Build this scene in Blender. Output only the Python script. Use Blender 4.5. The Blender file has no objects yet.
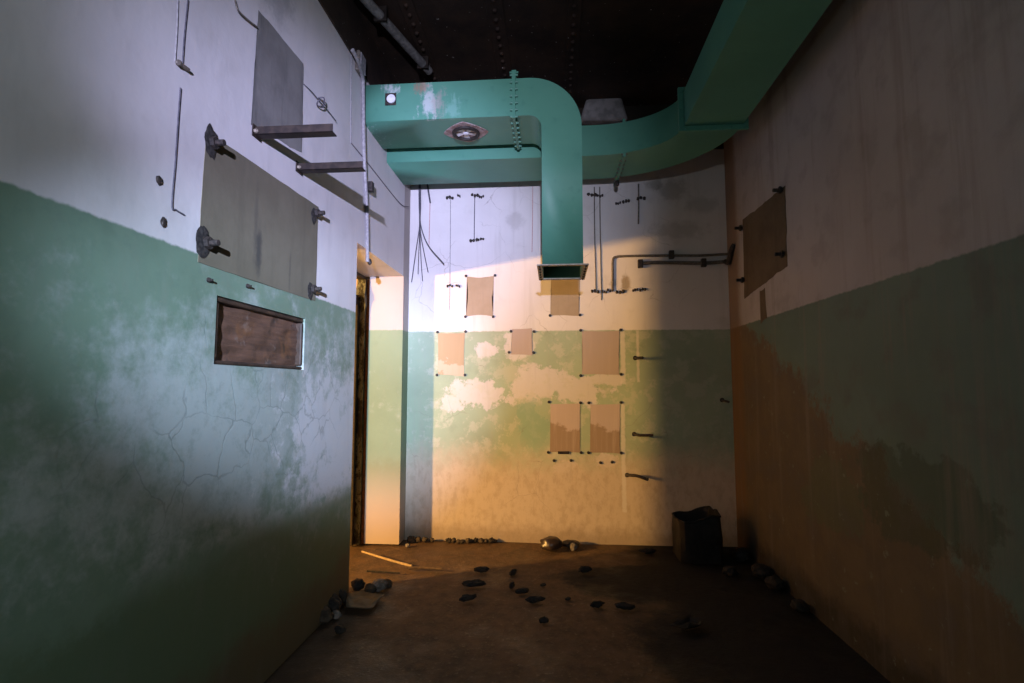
import bpy, bmesh, math, random
from mathutils import Vector, noise as mnoise
random.seed(11)
S = bpy.context.scene
COL = S.collection
H = 1.35                       # lens height
F = 530.0                      # focal length in pixels of the 1024 px frame
TH = math.atan(44.5 / F); PS = math.atan(42 / F * math.cos(TH))
XL, XR, D, YB, ZC = -1.33, 1.54, 4.75, -3.0, 3.92
XO = XL - 0.39                 # outer face of the thick left wall
ZP = 1.845                     # top of the green dado paint

# ---------------------------------------------------------------- measuring
_r = Vector((math.cos(PS), math.sin(PS), 0))
_f = Vector((-math.sin(PS) * math.cos(TH), math.cos(PS) * math.cos(TH), math.sin(TH)))
_u = _r.cross(_f)
def U(px, py, ax, v):
    """point of the plane (axis ax = v) surveyed at a pixel of the photograph"""
    d = _r * (px - 512) + _u * (341.5 - py) + _f * F
    o = Vector((0, 0, H))
    return o + d * ((v - o[ax]) / d[ax])
def BK(px, py, off=0): return U(px, py, 1, D - off)
def LF(px, py, off=0): return U(px, py, 0, XL + off)
def RT(px, py, off=0): return U(px, py, 0, XR - off)
def FL(px, py): return U(px, py, 2, 0)

# ---------------------------------------------------------------- node helper
class G:
    def __init__(s, name):
        s.mat = bpy.data.materials.new(name); s.mat.use_nodes = True
        s.t = s.mat.node_tree; s.t.nodes.clear()
        s.out = s.n('ShaderNodeOutputMaterial'); s.b = s.n('ShaderNodeBsdfPrincipled')
        s.t.links.new(s.b.outputs[0], s.out.inputs[0])
        tc = s.n('ShaderNodeTexCoord'); s.co = tc.outputs['Object']
        sp = s.n('ShaderNodeSeparateXYZ'); s.l(s.co, sp.inputs[0])
        s.x, s.y, s.z = sp.outputs
    def n(s, k): return s.t.nodes.new(k)
    def l(s, a, b):
        if isinstance(a, bpy.types.NodeSocket): s.t.links.new(a, b)
        elif isinstance(a, tuple) and len(a) == 3 and b.type == 'RGBA': b.default_value = (*a, 1)
        else: b.default_value = a
    def m(s, op, a, b=0.0, c=None, clamp=False):
        n = s.n('ShaderNodeMath'); n.operation = op; n.use_clamp = clamp
        s.l(a, n.inputs[0]); s.l(b, n.inputs[1])
        if c is not None: s.l(c, n.inputs[2])
        return n.outputs[0]
    def scaled(s, v):
        n = s.n('ShaderNodeMapping'); s.l(s.co, n.inputs[0]); n.inputs['Scale'].default_value = v
        return n.outputs[0]
    def noise(s, scale, detail=3, rough=.55, vec=None, off=0.0, dist=0.0):
        n = s.n('ShaderNodeTexNoise'); n.noise_dimensions = '4D'; s.l(vec if vec is not None else s.co, n.inputs['Vector'])
        n.inputs['W'].default_value = off
        n.inputs['Scale'].default_value = scale; n.inputs['Detail'].default_value = detail
        n.inputs['Roughness'].default_value = rough; n.inputs['Distortion'].default_value = dist
        return n.outputs[0]
    def ss(s, v, lo, hi):
        n = s.n('ShaderNodeMapRange'); n.interpolation_type = 'SMOOTHSTEP'
        s.l(v, n.inputs[0]); n.inputs[1].default_value = lo; n.inputs[2].default_value = hi
        return n.outputs[0]
    def mix(s, f, a, b):
        n = s.n('ShaderNodeMix'); n.data_type = 'RGBA'; n.clamp_factor = True
        s.l(f, n.inputs[0]); s.l(a, n.inputs[6]); s.l(b, n.inputs[7])
        return n.outputs[2]
    def ctr(s, nz, amp): return s.m('MULTIPLY', s.m('SUBTRACT', nz, .5), amp)
    def ell(s, u, v, uc, vc, ru, rv, wob=None, lo=-.12, hi=.12):
        a = s.m('DIVIDE', s.m('SUBTRACT', u, uc), ru); b = s.m('DIVIDE', s.m('SUBTRACT', v, vc), rv)
        d = s.m('SUBTRACT', 1.0, s.m('SQRT', s.m('ADD', s.m('MULTIPLY', a, a), s.m('MULTIPLY', b, b))))
        if wob is not None: d = s.m('ADD', d, wob)
        return s.ss(d, lo, hi)
    def rect(s, u, v, u0, u1, v0, v1, wob=None, e=.008):
        a = s.m('MINIMUM', s.m('SUBTRACT', u, u0), s.m('SUBTRACT', u1, u))
        b = s.m('MINIMUM', s.m('SUBTRACT', v, v0), s.m('SUBTRACT', v1, v))
        d = s.m('MINIMUM', a, b)
        if wob is not None: d = s.m('ADD', d, wob)
        return s.ss(d, -e, e)
    def any(s, *ms):
        r = ms[0]
        for k in ms[1:]: r = s.m('MAXIMUM', r, k)
        return r
    def mul(s, a, b): return s.m('MULTIPLY', a, b)
    def inv(s, a): return s.m('SUBTRACT', 1.0, a)
    def cracks(s, scale, width, off=0.0, gate=.5):
        nv = s.n('ShaderNodeTexNoise'); s.l(s.co, nv.inputs['Vector']); nv.inputs['Scale'].default_value = 5; nv.inputs['Detail'].default_value = 4
        ad = s.n('ShaderNodeVectorMath'); ad.operation = 'MULTIPLY_ADD'
        s.l(nv.outputs['Color'], ad.inputs[0]); ad.inputs[1].default_value = (.16, .16, .16); s.l(s.co, ad.inputs[2])
        v = s.n('ShaderNodeTexVoronoi'); v.feature = 'DISTANCE_TO_EDGE'; s.l(ad.outputs[0], v.inputs['Vector']); v.inputs['Scale'].default_value = scale
        c = s.inv(s.ss(v.outputs['Distance'], 0, width))
        return s.mul(c, s.ss(s.noise(2.2, 2, off=off), gate, gate + .12))
    def bump(s, h, strength=.3, dist=.01):
        n = s.n('ShaderNodeBump'); s.l(h, n.inputs['Height']); n.inputs['Strength'].default_value = strength; n.inputs['Distance'].default_value = dist
        s.l(n.outputs[0], s.b.inputs['Normal'])
    def done(s, col, rough=.8, metal=0.0, spec=.3):
        s.l(col, s.b.inputs['Base Color']); s.l(rough, s.b.inputs['Roughness']); s.l(metal, s.b.inputs['Metallic'])
        s.b.inputs['Specular IOR Level'].default_value = spec
        return s.mat

def simple(name, c1, c2, scale=30, rough=.7, metal=0.0, bump=.3, spec=.3, lo=.4, hi=.6):
    g = G(name); nz = g.noise(scale, 4)
    g.bump(g.noise(scale * 2, 3, off=3.), bump, .004)
    return g.done(g.mix(g.ss(nz, lo, hi), c1, c2), rough, metal, spec)

M = {}
# ---- wall paint: white above, green dado below
WHITE = (.60, .58, .57); GREEN = (.112, .178, .122)
def wall_base(g, green=GREEN, white=WHITE, line_wob=.006):
    big = g.noise(1.3, 4, off=1.); fine = g.noise(18, 4, off=2.); mid = g.noise(5, 4, off=9.)
    w = g.mix(g.ss(big, .35, .68), white, tuple(c * .86 for c in white))
    w = g.mix(g.mul(g.ss(mid, .55, .75), .35), w, (.42, .40, .37))
    gr = g.mix(g.ss(big, .3, .7), green, tuple(min(1, c * 1.25 + .01) for c in green))
    gr = g.mix(g.mul(g.ss(mid, .52, .72), .35), gr, tuple(c * .72 for c in green))
    zz = g.m('ADD', g.z, g.ctr(g.noise(30, 2, off=4.), line_wob * 3))
    return w, gr, g.ss(zz, ZP - .006, ZP + .006), fine, mid, big

# ---- left wall
g = G('left_wall_paint')
w, gr, up, fine, mid, big = wall_base(g)
nb = g.ctr(g.noise(4.5, 7, .72, off=5.), 4.2); ns = g.ctr(g.noise(11, 6, .7, off=6.), 3.)
def z_(p): return p.z
pale = g.any(g.ell(g.y, g.z, 3.2, 1.12, .85, .46, nb, -.65, .35), g.mul(g.ell(g.y, g.z, 2.3, 1.15, .8, .38, nb, -.7, .5), .9), g.mul(g.ell(g.y, g.z, 1.7, 1.12, .5, .3, nb, -.5, 1.0), .45))
gr = g.mix(g.mul(pale, .85), gr, (.36, .40, .385))
sp = g.ss(g.noise(13, 6, .72, off=17.), .5, .66); gr = g.mix(g.mul(sp, .28), gr, (.11, .17, .13))
sp2 = g.mul(g.ss(g.noise(7, 6, .75, off=19.), .55, .68), g.ell(g.y, g.z, 2.5, 1.3, 1.4, .6, None, 0, .5)); gr = g.mix(g.mul(sp2, .4), gr, (.33, .40, .36))
pale2 = g.ell(g.y, g.z, 3.2, 1.02, .55, .40, g.m('ADD', ns, nb), -.3, .45); gr = g.mix(g.mul(pale2, .75), gr, (.56, .56, .58))
cr = g.mul(g.cracks(4.6, .022, 7., .45), g.ell(g.y, g.z, 2.3, 1.2, 1.2, .55, None, 0, .4)); gr = g.mix(g.mul(cr, .38), gr, (.09, .12, .11))
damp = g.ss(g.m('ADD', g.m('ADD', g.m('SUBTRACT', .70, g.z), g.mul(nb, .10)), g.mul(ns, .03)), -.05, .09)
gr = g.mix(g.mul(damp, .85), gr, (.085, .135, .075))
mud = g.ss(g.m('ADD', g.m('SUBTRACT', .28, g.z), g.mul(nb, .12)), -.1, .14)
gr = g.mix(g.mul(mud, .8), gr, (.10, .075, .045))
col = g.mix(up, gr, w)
sm = g.noise(1, 5, .65, vec=g.scaled((7, 7, 1.6)), off=23.); col = g.mix(g.mul(g.ss(sm, .5, .72), .16), col, (.22, .21, .2))
dirt = g.ell(g.y, g.z, 2.35, 3.42, .16, .3, nb, -.3, .6); col = g.mix(g.mul(dirt, .45), col, (.2, .2, .21))
plaster = g.mul(g.ss(g.m('SUBTRACT', .62, g.z), -.2, .45), g.ss(g.y, 4.555, 4.565))      # bare plaster low on the jamb
col = g.mix(plaster, col, (.50, .41, .31))
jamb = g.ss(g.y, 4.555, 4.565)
col = g.mix(g.mul(jamb, g.m('MULTIPLY_ADD', up, .32, .40)), col, g.mix(up, g.mix(plaster, (.17, .20, .085), (.26, .19, .12)), (.25, .205, .165)))  # jamb colour darkened to offset the strong lamp and torch light falling on it
g.bump(g.m('ADD', g.mul(fine, .5), g.m('SUBTRACT', g.mul(mid, .8), g.mul(cr, .25))), .3, .008)
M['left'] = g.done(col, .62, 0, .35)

# ---- back wall
g = G('back_wall_paint')
w, gr, up, fine, mid, big = wall_base(g, (.25, .31, .215), (.64, .61, .59))
nb = g.ctr(g.noise(6, 7, .72, off=5.), 4.0); ns = g.ctr(g.noise(13, 5, .7, off=6.), 2.4)
def be(px, py, rx, ry, wob, lo=-.15, hi=.15):
    p = BK(px, py); return g.ell(g.x, g.z, p.x, p.z, rx / 112, ry / 112, wob, lo, hi)
pale = g.any(be(478, 394, 34, 13, nb), be(450, 402, 14, 9, nb), be(540, 384, 34, 17, nb), be(575, 392, 30, 12, nb), be(520, 345, 17, 14, nb), be(600, 380, 24, 6, nb), be(565, 470, 14, 12, nb), be(606, 460, 10, 9, nb), be(488, 350, 12, 7, nb))
gr = g.mix(g.mul(pale, .8), gr, (.57, .52, .51))
gr = g.mix(g.mul(g.ss(g.noise(7, 5, .7, off=15.), .50, .60), .5), gr, (.47, .46, .37))
gr = g.mix(g.mul(g.any(be(534, 430, 12, 26, nb), be(528, 412, 10, 9, nb)), .6), gr, (.20, .33, .23))
gr = g.mix(g.mul(g.ss(g.x, .82, 1.0), .45), gr, (.20, .27, .21))
base = g.ss(g.m('ADD', g.m('SUBTRACT', .72, g.z), g.mul(nb, .12)), -.2, .2)
gr = g.mix(base, gr, (.48, .395, .30))
gr = g.mix(g.mul(g.mul(base, g.ss(g.noise(15, 7, .75, off=8., vec=g.scaled((1.3, 1, .7))), .44, .64)), .45), gr, (.30, .235, .15))
foot = g.ss(g.m('ADD', g.m('SUBTRACT', .12, g.z), g.mul(nb, .08)), -.06, .1)
gr = g.mix(g.mul(foot, .5), gr, (.17, .12, .07))
col = g.mix(up, gr, w)
for (px, py, rx, ry, k) in ((515, 221, 9, 9, .25), (672, 190, 14, 12, .45), (678, 230, 24, 9, .35), (655, 184, 8, 6, .5), (700, 205, 16, 8, .3), (626, 284, 4.5, 9, .75), (614, 283, 4, 4, .5)):
    col = g.mix(g.mul(be(px, py, rx, ry, ns, -.4, .5), k), col, (.17, .155, .13) if px != 626 else (.24, .17, .07))
streak = g.noise(1, 4, .6, vec=g.scaled((16, 16, .9)), off=2.5)
col = g.mix(g.mul(g.ss(streak, .52, .72), .22), col, (.33, .30, .26))
p = BK(622, 430); strip = g.rect(g.x, g.z, BK(620.5, 400).x, BK(624.5, 400).x, BK(620, 512).z, BK(620, 402).z, g.ctr(g.noise(25, 3), .03))
strip = g.any(strip, g.rect(g.x, g.z, BK(637.5, 400).x, BK(640, 400).x, BK(620, 382).z, BK(620, 331).z, g.ctr(g.noise(25, 3), .02)))
strip = g.any(strip, g.rect(g.x, g.z, BK(620.5, 350).x, BK(625, 350).x, BK(620, 384).z, BK(620, 331).z, g.ctr(g.noise(25, 3), .03)))
col = g.mix(g.mul(strip, .7), col, (.58, .54, .48))
cr = g.cracks(2.6, .008, 4., .5); col = g.mix(g.mul(cr, .5), col, (.2, .18, .15))
beam = g.ss(g.z, 3.47, 3.485); col = g.mix(beam, col, (.030, .022, .017))
g.bump(g.m('ADD', g.mul(fine, .5), g.m('ADD', g.mul(mid, .6), g.mul(pale, -.3))), .3, .01)
M['back'] = g.done(col, .75, 0, .25)

# ---- right wall
g = G('right_wall_paint')
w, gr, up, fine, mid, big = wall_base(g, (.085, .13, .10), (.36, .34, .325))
nb = g.ctr(g.noise(3.4, 7, .72, off=21.), 3.6); ns = g.ctr(g.noise(10, 5, .7, off=22.), 2.)
# bare brown plaster under a ragged, sloping edge
t = g.m('SUBTRACT', g.m('MULTIPLY_ADD', g.y, .52, -.42), g.z)
bare = g.ss(g.m('ADD', g.m('ADD', t, g.mul(nb, .22)), g.mul(ns, .12)), -.05, .05)
br = g.mix(g.ss(mid, .35, .65), (.125, .085, .042), (.095, .065, .034))
gr = g.mix(g.mul(bare, .9), gr, br)
wet = g.ell(g.y, g.z, 2.45, .85, .42, .22, nb); gr = g.mix(g.mul(wet, .6), gr, (.042, .062, .032))
wet2 = g.ell(g.y, g.z, 3.15, .78, .3, .22, nb); gr = g.mix(g.mul(wet2, .5), gr, (.075, .10, .05))
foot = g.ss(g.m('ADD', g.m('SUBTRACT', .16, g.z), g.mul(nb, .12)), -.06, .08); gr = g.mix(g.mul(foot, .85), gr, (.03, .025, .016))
flake = g.mul(g.ss(g.noise(14, 4, .7, off=31.), .62, .68), bare); gr = g.mix(g.mul(flake, .4), gr, (.2, .26, .19))
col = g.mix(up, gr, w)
corner_bounce = g.ss(g.m('ADD', g.y, g.mul(nb, .05)), 4.42, 4.56); col = g.mix(g.mul(corner_bounce, .72), col, (.15, .085, .035))  # brown corner strip: warm bounce light from the back wall, put into the colour
streak = g.noise(1, 4, .6, vec=g.scaled((12, 12, .8)), off=2.5)
col = g.mix(g.mul(g.ss(streak, .5, .72), .4), col, (.19, .155, .125))
col = g.mix(g.mul(g.ss(mid, .5, .68), .3), col, (.11, .10, .085))
g.bump(g.m('ADD', g.mul(fine, .5), g.m('ADD', g.mul(mid, .8), g.mul(bare, -.5))), .4, .012)
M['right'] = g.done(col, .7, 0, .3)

# ---- floor: brown mud over concrete, a black sooty spill on the right
g = G('floor_mud')
nb = g.ctr(g.noise(2.4, 6, .7, off=5.), 1.4); f1 = g.noise(9, 6, .7, off=1.); f2 = g.noise(40, 4, .6, off=2.)
col = g.mix(g.ss(f1, .35, .65), (.115, .066, .033), (.068, .041, .021))
col = g.mix(g.mul(g.ss(f2, .55, .7), .5), col, (.19, .14, .085))
p = FL(672, 582)
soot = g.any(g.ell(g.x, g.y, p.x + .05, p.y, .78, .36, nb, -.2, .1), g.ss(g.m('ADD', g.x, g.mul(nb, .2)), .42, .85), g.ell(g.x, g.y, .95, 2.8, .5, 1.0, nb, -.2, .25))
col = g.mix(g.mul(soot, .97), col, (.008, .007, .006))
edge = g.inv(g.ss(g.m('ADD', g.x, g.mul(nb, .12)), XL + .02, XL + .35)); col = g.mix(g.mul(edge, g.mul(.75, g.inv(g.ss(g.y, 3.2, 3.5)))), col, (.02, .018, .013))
wetm = g.ss(g.noise(1.6, 4, .6, off=12.), .45, .62)
g.bump(g.m('ADD', f1, g.mul(f2, .5)), .5, .02)
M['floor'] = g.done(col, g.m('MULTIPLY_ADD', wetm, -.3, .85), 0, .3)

# ---- ceiling: rusted iron plates
g = G('ceiling_rust')
f1 = g.noise(5, 6, .7, off=1.); f2 = g.noise(60, 3, .6, off=2.)
col = g.mix(g.ss(f1, .35, .65), (.040, .023, .015), (.020, .013, .010))
col = g.mix(g.mul(g.ss(g.noise(2, 3, off=5.), .5, .7), .6), col, (.060, .032, .019))
col = g.mix(g.mul(g.ss(g.noise(46, 1, .5, off=8.), .74, .78), .8), col, (.42, .38, .36))
g.bump(g.m('ADD', f1, g.mul(f2, .4)), .4, .01)
M['ceiling'] = g.done(col, .75, 0, .3)

# ---- green duct enamel
def duct_mat(name, stain):
    g = G(name); n1 = g.noise(2.2, 4, off=1.); n2 = g.noise(12, 5, .65, off=2.)
    c = g.mix(g.ss(n1, .35, .65), (.078, .25, .175), (.092, .28, .195))
    c = g.mix(g.mul(g.ss(n2, .55, .72), .4), c, (.05, .19, .14))
    c = g.mix(g.mul(g.ss(g.noise(5, 5, .7, off=7.), .62, .72), .25), c, (.16, .33, .26))
    if stain:
        nb = g.m('ADD', g.ctr(g.noise(16, 7, .75, off=5.), 4.5), g.ctr(g.noise(1, 4, .6, vec=g.scaled((40, 40, 5)), off=6.), 2.5))
        for (px, py, rx, ry, cc, k) in ((428, 103, .055, .13, (.55, .58, .58), .7), (421, 88, .05, .045, (.30, .17, .12), .7), (440, 103, .05, .09, (.34, .30, .28), .6), (391, 88, .05, .05, (.62, .64, .66), .8), (452, 108, .05, .09, (.2, .42, .35), .6)):
            q = U(px, py, 1, 3.5) - DUCT_O
            front = g.inv(g.ss(g.y, 3.52 - DUCT_O.y, 3.53 - DUCT_O.y))
            c = g.mix(g.mul(g.mul(g.ell(g.x, g.z, q.x, q.z, rx, ry, nb, -.35, .75), front), k), c, cc)
        # lime drips and flecks near the wall end, on the underside
        fl = g.mul(g.ss(g.noise(48, 2, .5, off=9.), .60, .65), g.mul(g.ss(g.inv(g.x), 1.6, 2.1), g.ss(g.y, 3.53 - DUCT_O.y, 3.54 - DUCT_O.y)))
        c = g.mix(g.mul(fl, .8), c, (.6, .68, .64))
    g.bump(g.m('ADD', g.noise(3, 3, off=4.), g.mul(n2, .25)), .25, .015)
    return g.done(c, .5, 0, .4)
DUCT_O = Vector((-.5, 3.77, 2.2))
M['duct'] = duct_mat('duct_enamel_stained', True)
DUCT_O0 = DUCT_O
M['duct2'] = duct_mat('duct_enamel', False)
M['steel'] = simple('rusty_dark_steel', (.016, .012, .010), (.030, .021, .016), 25, .6, .2)
M['iron'] = simple('black_iron', (.022, .02, .018), (.05, .04, .034), 60, .55, .3)
M['galv'] = simple('dull_bare_steel', (.22, .19, .15), (.30, .27, .22), 50, .5, .4)
M['pipe'] = simple('grey_pipe_paint', (.12, .115, .11), (.20, .19, .18), 30, .6)
M['rubber'] = simple('cable_rubber', (.05, .048, .06), (.085, .08, .095), 60, .6)
M['greywire'] = simple('grey_cable', (.20, .19, .20), (.28, .27, .27), 60, .6)
M['redwire'] = simple('red_cable', (.42, .17, .16), (.5, .25, .22), 60, .6)
M['dkpipe'] = simple('dark_conduit', (.10, .085, .07), (.16, .14, .115), 50, .6, .2)
M['char'] = simple('charred_wood', (.010, .009, .008), (.028, .022, .017), 40, .8)
M['clinker'] = simple('glassy_clinker', (.022, .014, .010), (.045, .028, .018), 18, .35, 0, .5, .5)
M['stone'] = simple('dirty_rubble', (.03, .022, .015), (.06, .045, .03), 25, .9)
M['palestone'] = simple('pale_rubble', (.10, .085, .07), (.20, .175, .15), 35, .9)
M['soot'] = simple('sooty_tin', (.006, .006, .006), (.012, .011, .010), 18, .65)
M['tin'] = simple('grimy_sheet', (.045, .036, .025), (.075, .06, .042), 14, .55, .2)
M['stick'] = simple('peeled_stick_wood', (.36, .26, .14), (.28, .20, .10), 40, .7)
M['darkstick'] = simple('dark_stick_wood', (.07, .045, .025), (.11, .07, .04), 40, .75)
M['white'] = simple('white_plug_enamel', (.72, .72, .74), (.6, .6, .63), 30, .5)
M['grime'] = simple('oily_grime', (.016, .015, .014), (.04, .037, .033), 60, .8, 0, .3)
M['concrete'] = simple('grey_concrete', (.30, .28, .27), (.20, .19, .18), 12, .85)

def cement(name, c1, c2, c3, k=.6, spots=()):
    g = G(name); n1 = g.noise(4, 5, .65, off=1.); st = g.noise(1, 4, .6, vec=g.scaled((11, 11, 1.2)), off=2.)
    c = g.mix(g.ss(n1, .35, .65), c1, c2)
    c = g.mix(g.mul(g.ss(st, .5, .7), k), c, c3)
    for (u, v, ru, rv, a) in spots:      # oil-dark smears
        c = g.mix(g.mul(g.ell(g.y, g.z, u, v, ru, rv, g.ctr(g.noise(14, 5, .7, off=4.), 1.6), -.3, .8), a), c, (.05, .05, .045))
    g.bump(g.noise(40, 4, off=5.), .25, .004)
    return g.done(c, .85, 0, .2)
M['cement_upper'] = cement('bare_cement_streaky', (.15, .145, .135), (.20, .195, .18), (.09, .09, .088), .75)
M['cement_big'] = cement('bare_cement_tan', (.130, .117, .080), (.15, .136, .095), (.11, .10, .07), .5, tuple((LF(px, py).y - (LF(206, 131).y + LF(318, 207).y) / 2, LF(px, py).z - LF(315, 301).z, a, b, k) for px, py, a, b, k in ((259, 248, .028, .13, .85), (256, 225, .02, .2, .4), (290, 268, .012, .12, .4))))
M['cement_tan'] = cement('bare_plaster_tan', (.29, .235, .165), (.33, .27, .20), (.24, .19, .135))
M['cement_dark'] = cement('bare_plaster_dark_brown', (.095, .07, .042), (.125, .095, .058), (.07, .055, .035), .4)
def two_tone(name, zc, up, lo, amp):
    g = G(name); nb = g.ctr(g.noise(5, 5, .65, off=7.), amp)
    c = g.mix(g.ss(g.m('ADD', g.z, nb), zc - .02, zc + .03), lo, up)
    st = g.noise(1, 4, .6, vec=g.scaled((22, 22, 1.5)), off=2.)
    c = g.mix(g.mul(g.ss(st, .48, .7), .35), c, tuple(min(1, x * 1.2) for x in up))
    g.bump(g.noise(40, 4, off=5.), .25, .004)
    return g.done(c, .85, 0, .2)
M['tone_low'] = two_tone('bare_plaster_pink_over_brown', .22, (.42, .345, .315), (.27, .20, .145), .6)
M['tone_pink'] = two_tone('bare_plaster_pink', -.1, (.37, .305, .27), (.32, .25, .20), .4)
M['tone_ochre'] = two_tone('bare_plaster_ochre', .09, (.35, .26, .16), (.44, .36, .27), 1.1)

g = G('rotten_board')
wv = g.noise(1, 5, .65, vec=g.scaled((10, 3, 26)), off=1.); n2 = g.noise(6, 5, .7, off=2.)
c = g.mix(g.ss(wv, .38, .62), (.075, .040, .027), (.13, .068, .045))
c = g.mix(g.mul(g.ss(n2, .55, .66), .7), c, (.22, .19, .18))
c = g.mix(g.mul(g.ss(g.noise(5, 3, off=9.), .55, .68), .7), c, (.17, .075, .03))
c = g.mix(g.mul(g.ss(g.noise(7, 4, off=14.), .56, .66), .8), c, (.03, .022, .018))
g.bump(g.m('ADD', wv, n2), .6, .012)
M['board'] = g.done(c, .6, 0, .4)
M['boardframe'] = simple('dark_board_frame', (.028, .018, .013), (.055, .033, .022), 20, .6)

g = G('flaking_door_paint')
n1 = g.noise(14, 5, .75, off=1., vec=g.scaled((1, 1, .5))); n2 = g.noise(9, 4, .7, off=3.)
c = g.mix(g.ss(n1, .46, .54), (.020, .020, .019), (.16, .18, .165))
c = g.mix(g.mul(g.ss(n2, .54, .62), .8), c, (.26, .27, .24))
g.bump(n1, .5, .006)
M['doorpaint'] = g.done(c, .6, 0, .4)
M['doorrust'] = simple('door_frame_rust', (.17, .075, .04), (.10, .05, .03), 25, .8)
M['doordark'] = simple('door_frame_black', (.018, .015, .012), (.04, .03, .022), 25, .6)
g = G('vent_mesh'); st = g.noise(38, 4, .7, off=2.)
M['ventplate'] = g.done(g.mix(g.ss(g.noise(22, 4, .7), .42, .6), (.40, .32, .31), (.24, .15, .13)), .7)
M['room'] = simple('side_room_plaster', (.5, .42, .32), (.38, .3, .22), 3, .9)

# ---------------------------------------------------------------- mesh helpers
def wloc(o):
    v = Vector((0, 0, 0))
    while o is not None: v += o.location; o = o.parent
    return v
def obj(name, bm, mat, parent=None, origin='base', smooth=False, bevel=0):
    me = bpy.data.meshes.new(name)
    bmesh.ops.recalc_face_normals(bm, faces=bm.faces)
    if parent is not None: off = wloc(parent)
    elif origin is None: off = Vector((0, 0, 0))
    elif origin == 'base':
        xs = [v.co for v in bm.verts]
        off = Vector(((min(c.x for c in xs) + max(c.x for c in xs)) / 2, (min(c.y for c in xs) + max(c.y for c in xs)) / 2, min(c.z for c in xs)))
    else: off = origin
    bmesh.ops.translate(bm, vec=-off, verts=bm.verts)
    bm.to_mesh(me); bm.free()
    me.materials.append(M[mat])
    if smooth:
        for p in me.polygons: p.use_smooth = True
        me.set_sharp_from_angle(angle=math.radians(35))
    o = bpy.data.objects.new(name, me); COL.objects.link(o)
    if parent is not None: o.parent = parent
    else: o.location = off
    if bevel:
        b = o.modifiers.new('bevel', 'BEVEL'); b.width = bevel; b.segments = 2; b.limit_method = 'ANGLE'
    return o
def tag(o, label, cat, group=None):
    o['label'] = label; o['category'] = cat
    if group: o['group'] = group
    return o
def struct(o): o['kind'] = 'structure'; return o
def thing(name, label, cat, loc, group=None):
    o = bpy.data.objects.new(name, None); COL.objects.link(o); o.location = loc; o.empty_display_size = .1
    return tag(o, label, cat, group)
def box(bm, a, b):
    x0, y0, z0 = (min(a[i], b[i]) for i in range(3)); x1, y1, z1 = (max(a[i], b[i]) for i in range(3))
    v = [bm.verts.new(p) for p in ((x0,y0,z0),(x1,y0,z0),(x1,y1,z0),(x0,y1,z0),(x0,y0,z1),(x1,y0,z1),(x1,y1,z1),(x0,y1,z1))]
    for f in ((0,3,2,1),(4,5,6,7),(0,1,5,4),(1,2,6,5),(2,3,7,6),(3,0,4,7)): bm.faces.new([v[i] for i in f])
    return v
def BX(*ab):
    bm = bmesh.new()
    for a, b in ab: box(bm, a, b)
    return bm
def tube(bm, pts, r, n=8, r1=None):
    pts = [Vector(p) for p in pts]; rings = []
    for i, p in enumerate(pts):
        t = (pts[min(i + 1, len(pts) - 1)] - pts[max(i - 1, 0)]).normalized()
        a = t.orthogonal() if i == 0 else (rings[-1][1] - t * rings[-1][1].dot(t))
        a.normalize(); b = t.cross(a)
        rr = r if r1 is None else r + (r1 - r) * i / (len(pts) - 1)
        rings.append(([bm.verts.new(p + (a * math.cos(k * 2 * math.pi / n) + b * math.sin(k * 2 * math.pi / n)) * rr) for k in range(n)], a))
    for (A, _), (B, _) in zip(rings, rings[1:]):
        for k in range(n): bm.faces.new((A[k], A[(k + 1) % n], B[(k + 1) % n], B[k]))
    bm.faces.new(rings[0][0][::-1]); bm.faces.new(rings[-1][0])
    return bm
def TB(pts, r, n=8, r1=None): return tube(bmesh.new(), pts, r, n, r1)
def curve(pts, n=10):
    """Catmull-Rom through points"""
    p = [Vector(q) for q in pts]; p = [2 * p[0] - p[1]] + p + [2 * p[-1] - p[-2]]; out = []
    for i in range(1, len(p) - 2):
        for k in range(n):
            t = k / n; a, b, c, d = p[i - 1], p[i], p[i + 1], p[i + 2]
            out.append(.5 * (2 * b + (c - a) * t + (2 * a - 5 * b + 4 * c - d) * t * t + (3 * b - a - 3 * c + d) * t ** 3))
    out.append(p[-2]); return out
def rock(bm, c, sx, sy, sz, seed=0, rz=0, sub=2, amp=.35):
    r = bmesh.ops.create_icosphere(bm, subdivisions=sub, radius=1)
    ca, sa = math.cos(rz), math.sin(rz)
    for v in r['verts']:
        n = v.co.normalized(); k = 1 + amp * mnoise.noise(n * 1.7 + Vector((seed * 7.1, seed * 3.3, 0))) + amp * .4 * mnoise.noise(n * 4 + Vector((seed, 0, seed * 2.)))
        q = Vector((n.x * sx * k, n.y * sy * k, n.z * sz * k))
        v.co = Vector((q.x * ca - q.y * sa, q.x * sa + q.y * ca, q.z)) + Vector(c)
    return bm
def rest(bm, z=0.0):
    lo = min(v.co.z for v in bm.verts)
    bmesh.ops.translate(bm, vec=(0, 0, z - lo), verts=bm.verts); return bm

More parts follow.
